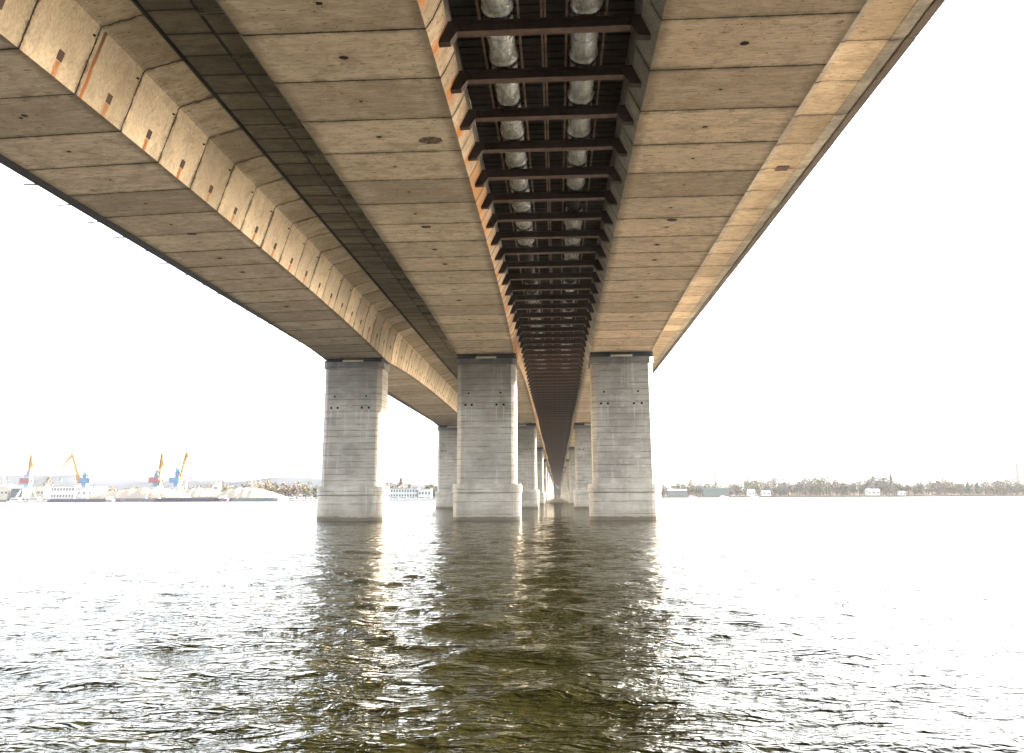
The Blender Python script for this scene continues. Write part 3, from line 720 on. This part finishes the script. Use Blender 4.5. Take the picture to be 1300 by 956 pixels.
pylon(540, 597, 900, 1.2, 'thin mast beside the second left pier', arms=(), name='lattice_mast')

# portal cranes
CR = dict(blue=plain('crane blue paint', (.06,.14,.24), .5), yellow=plain('crane yellow paint', (.30,.165,.045), .5), red=plain('crane red paint', (.20,.06,.065), .5),
          white=plain('crane pale paint', (.30,.30,.30), .5), teal=plain('crane light blue paint', (.10,.25,.34), .5))
def lattice(m, p, q, w0, w1, n=7, r=.16):
    p = Vector(p); q = Vector(q); d = (q-p).normalized(); a = Vector((0,1,0)); b = d.cross(a).normalized()
    prev = None
    for i in range(n+1):
        t = i/n; c = p.lerp(q, t); w = w0+(w1-w0)*t; pts = [c+a*w+b*w, c+a*w-b*w, c-a*w-b*w, c-a*w+b*w]
        if prev:
            for k in range(4): m.bar(prev[k], pts[k], r, r, 4); m.bar(prev[k], pts[(k+1)%4], r*.6, r*.6, 3)
        prev = pts
def crane(px, lab, apex, tip, house, mirror=1, Y=486, tower_top=595, foot=None, tower='blue'):
    b = atY(px, 632, Y); e = empty('portal_crane', (b.x, Y, 2.0)); g = 2.0
    def L(px_, py_): p = atY(px_, py_, Y); return Vector((p.x-b.x, 0, p.z-g))
    m = MB()
    for sx in (-1,1):
        for sy in (-1,1):
            m.bar((sx*4.2,sy*4,0), (sx*2.2,sy*2,6.2), .42, .38, 6); m.box(sx*4.2-.9, sx*4.2+.9, sy*4-.5, sy*4+.5, -.1, .7)
    m.box(-3.2,3.2,-2.6,2.6,6.2,7.1); m.build('portal', CR['white'], e)
    tt = L(px, tower_top).z
    m = MB(); m.frustum((0,0,7.1), (0,0,11.), (1.5,1.5), (1.1,1.1)); m.build('slewing_column', CR[tower], e)
    m = MB(); m.box(-4.2*mirror if mirror>0 else -2.2, 2.2 if mirror>0 else 4.2, -1.9, 1.9, 9.6, 12.8); m.build('machine_house', CR[house], e)
    m = MB(); lattice(m, (0,0,12.8), (0,0,tt), 1.15, .55, 6, .3); m.box(-.75,.75,-.6,.6,12.8,tt-2); m.build('tower', CR[tower], e)
    m = MB(); m.box(-mirror*1.2-1.4, -mirror*1.2+1.4, -.9, .9, tt-3.4, tt-2.6); m.bar((0,0,tt-1), (-mirror*4.5,0,tt-.2), .22,.18,5); m.build('counterweight_arm', CR['red'] if house == 'red' else CR['blue'], e)
    A = L(*apex); F0 = L(*foot); T = L(*tip)
    m = MB(); m.box(F0.x-.6, F0.x+.6, -.7, .7, 10.2, F0.z+.8); lattice(m, F0, A, .95, .5, 8, .36); m.bar(F0, A, .55, .3, 6); m.build('boom', CR['yellow'], e)
    m = MB(); lattice(m, A+Vector((mirror*.1,0,1.0)), T, .5, .22, 5, .24); m.bar(A, T, .25, .16, 5); m.bar(A, A+Vector((-mirror*2.2,0,1.2)), .22,.2,4); m.build('jib', CR['yellow'], e)
    m = MB(); m.bar((0,0,tt), A+Vector((-mirror*2.2,0,1.2)), .16, .16, 4); m.build('stay', CR['yellow'], e)
    m = MB(); m.bar(T, T+Vector((0,0,-7)), .07, .07, 3); m.box(T.x-.5,T.x+.5,-.5,.5,T.z-8.2,T.z-7); m.build('hook_rope', M['steel'], e)
    tag(e, lab, 'crane', 'portal cranes on the quay')
crane(33, 'leftmost portal crane with red machine house and steep pale boom', (40,579), (42.5,594), 'red', 1, tower_top=597, foot=(36,617), tower='teal')
crane(106, 'blue portal crane with wide bent yellow boom, in front of the office block', (93,578), (79,593.5), 'blue', -1, tower_top=597, foot=(102,613))
crane(197, 'portal crane with red machine house and upright boom, in front of the sand heap', (206,577), (208,594), 'red', 1, tower_top=597, foot=(201,618))
crane(223, 'rightmost portal crane, blue with yellow boom leaning right and hanging jib', (237.5,575), (243.5,591.5), 'blue', 1, tower_top=594, foot=(227,615))

# barges and boats
def barge(px0, px1, Y, hgt, mat, lab, deck=True):
    a = atY(px0, 634, Y); b = atY(px1, 634, Y); W = (b.x-a.x); e = empty('barge', (a.x, Y, 0)); m = MB()
    n = 14; top = []; bot = []
    for i in range(n+1):
        t = i/n; w = 4.2*min(1, .35+6*min(t,1-t)); top.append((W*t, w)); bot.append((W*(.02+.96*t), w*.85))
    vs = [(x,-w,hgt) for x,w in top]+[(x,w,hgt) for x,w in top]+[(x,-w,-.6) for x,w in bot]+[(x,w,-.6) for x,w in bot]; N = n+1
    fs = [(i,i+1,N+i+1,N+i) for i in range(n)]+[(2*N+i,2*N+i+1,i+1,i) for i in range(n)]+[(N+i,N+i+1,3*N+i+1,3*N+i) for i in range(n)]+[(0,N,3*N,2*N),(n,2*N+n,3*N+n,N+n)]
    m.add(vs, fs); m.build('hull', mat, e)
    m = MB(); m.box(W*.12, W*.86, -3.2, 3.2, hgt+.002, hgt+.6); m.build('coaming', M['steel'], e)
    m = MB(); m.box(W*.9, W*.96, -1.6, 1.6, hgt+.002, hgt+1.5); m.build('deckhouse', M['white'], e)
    for s_ in (.05, .95):
        m = MB(); m.bar((W*s_,0,hgt), (W*s_,0,hgt+1.0), .25, .25, 6); m.build('bollard', M['steel'], e)
    tag(e, lab, 'barge', 'barges moored at the quay')
barge(196, 290, 464, 1.9, plain('dark barge paint', (.075,.06,.085), .6), 'long dark violet barge moored below the right pair of cranes')
barge(62, 145, 464, 1.5, plain('slate barge paint', (.10,.09,.12), .6), 'long slate grey barge moored below the office block and second crane')
barge(298, 360, 465, 1.4, plain('green grey barge paint', (.15,.18,.17), .6), 'grey green barge moored below the right-hand sand heap')
def boat(px, Y, Lm, lab, cab=.4, mast=0):
    b = atY(px, 634, Y); e = empty('motor_boat', (b.x, Y, .0)); n = 10; vs = []
    m = MB()
    for i in range(n+1):
        t = i/n; w = Lm*.15*math.sin(PI*min(1,.18+t*.82))**.6 if t < 1 else .02; x = -Lm/2+Lm*t; sh = .9+.35*t*t
        vs += [(x,-w,sh),(x,w,sh),(x*.92,w*.55,-.3),(x*.92,-w*.55,-.3)]
    fs = []
    for i in range(n):
        for k in range(4): fs.append((i*4+k, i*4+(k+1)%4, (i+1)*4+(k+1)%4, (i+1)*4+k))
    fs += [(0,3,2,1), (n*4,n*4+1,n*4+2,n*4+3)]
    m.add(vs, fs); m.build('hull', M['white'], e, True)
    m = MB(); m.frustum((-Lm*.08,0,.85),(-Lm*.10,0,.85+Lm*.16),(Lm*cab*.5,Lm*.11),(Lm*cab*.38,Lm*.09)); m.build('cabin', M['white'], e)
    m = MB(); m.box(-Lm*.08-Lm*cab*.4, -Lm*.08+Lm*cab*.4, -Lm*.112, -Lm*.104, .85+Lm*.06, .85+Lm*.11); m.build('cabin_window', M['glass'], e)
    if mast: m = MB(); m.bar((0,0,1),(0,0,mast), .09,.05,5); m.build('mast', M['steel'], e)
    tag(e, lab, 'boat', 'boats moored on the left shore')
for px, Y, L_, lab, ms in ((47,466,13,'white motor boat moored at the left of the slate grey barge',0),(22,466,12,'low white boat moored near the left edge of the shore',0),
        (372,480,10,'white boat moored just right of the grey green barge',0),(384,482,9,'white boat between the sand heaps and the left pier',0),(395,484,9,'white boat closest to the left side of the left pier',0),
        (492,500,9,'leftmost white boat in front of the boat club',0),(503,500,10,'second white boat from the left in front of the boat club',8),(514,500,10,'third white boat from the left in front of the boat club',0),
        (526,500,9,'white boat in front of the right end of the boat club',9),(537,500,10,'white boat in front of the small boat shed',0),(545,500,8,'rightmost white boat, closest to the second left pier',0)):
    boat(px, Y, L_, lab, .5, ms)
for px, lab in ((958,'small white boat on the right shore left of the willow'),(879,'small white boat beside the long grey waterside shed'),(919,'small white boat below the long low hall')):
    boat(px, 893, 10, lab, .5)

# ------------------------------------------------------------------ air
HAZE = .000035
m = MB(); m.box(-5000, 5000, -300, 5500, -2.5, 140)
hz = m.build('haze', None); hz.data.materials.clear()
hm = bpy.data.materials.new('haze air'); hm.use_nodes = True; nt = hm.node_tree; nt.nodes.clear()
o_ = nt.nodes.new('ShaderNodeOutputMaterial'); v_ = nt.nodes.new('ShaderNodeVolumePrincipled'); v_.inputs['Density'].default_value = HAZE
v_.inputs['Color'].default_value = (.80,.88,1,1); v_.inputs['Anisotropy'].default_value = .0; nt.links.new(v_.outputs[0], o_.inputs['Volume'])
hz.data.materials.append(hm); tag(hz, 'thin pale haze over the river', 'haze', kind='stuff')

# ------------------------------------------------------------------ light
SUN_AZ = R(68); SUN_EL = R(12)       # azimuth clockwise from +Y
w = bpy.data.worlds.new('World'); sc.world = w; w.use_nodes = True; nt = w.node_tree; nt.nodes.clear()
wo = nt.nodes.new('ShaderNodeOutputWorld'); bg = nt.nodes.new('ShaderNodeBackground'); sk = nt.nodes.new('ShaderNodeTexSky')
sk.sky_type = 'NISHITA'; sk.sun_disc = False; sk.sun_elevation = SUN_EL; sk.sun_rotation = SUN_AZ; sk.air_density = 1.0; sk.dust_density = 4.5; sk.ozone_density = 1.0
hs = nt.nodes.new('ShaderNodeHueSaturation'); hs.inputs['Saturation'].default_value = .3
nt.links.new(sk.outputs[0], hs.inputs['Color']); veil = nt.nodes.new('ShaderNodeMix'); veil.data_type = 'RGBA'; veil.blend_type = 'ADD'; veil.inputs[0].default_value = 1.0   # thin even cloud veil over the clear sky
veil.inputs[7].default_value = (1.75, 1.85, 2.0, 1); nt.links.new(hs.outputs[0], veil.inputs[6]); nt.links.new(veil.outputs[2], bg.inputs[0]); bg.inputs[1].default_value = .06; nt.links.new(bg.outputs[0], wo.inputs[0])
ld = bpy.data.lights.new('sun', 'SUN'); ld.energy = 5.0; ld.angle = R(2.0); ld.color = (1, .82, .60)
sun = bpy.data.objects.new('sun', ld); COL.objects.link(sun)
dv = Vector((math.sin(SUN_AZ)*math.cos(SUN_EL), math.cos(SUN_AZ)*math.cos(SUN_EL), math.sin(SUN_EL)))
sun.rotation_euler = dv.to_track_quat('Z', 'Y').to_euler()

vs_ = sc.view_settings; vs_.view_transform = 'Standard'; vs_.look = 'None'; vs_.gamma = 1; vs_.use_curve_mapping = False; vs_.exposure = 4.3
sc.render.engine = 'CYCLES'; cy = sc.cycles
cy.max_bounces = 8; cy.diffuse_bounces = 4; cy.glossy_bounces = 4; cy.volume_bounces = 0; cy.transmission_bounces = 2
cy.caustics_reflective = True; cy.blur_glossy = 1.0; cy.sample_clamp_indirect = 12; cy.use_denoising = True
try: cy.denoiser = 'OPENIMAGEDENOISE'; cy.denoising_input_passes = 'RGB_ALBEDO_NORMAL'
except Exception: pass
cy.use_adaptive_sampling = True; cy.adaptive_threshold = .01
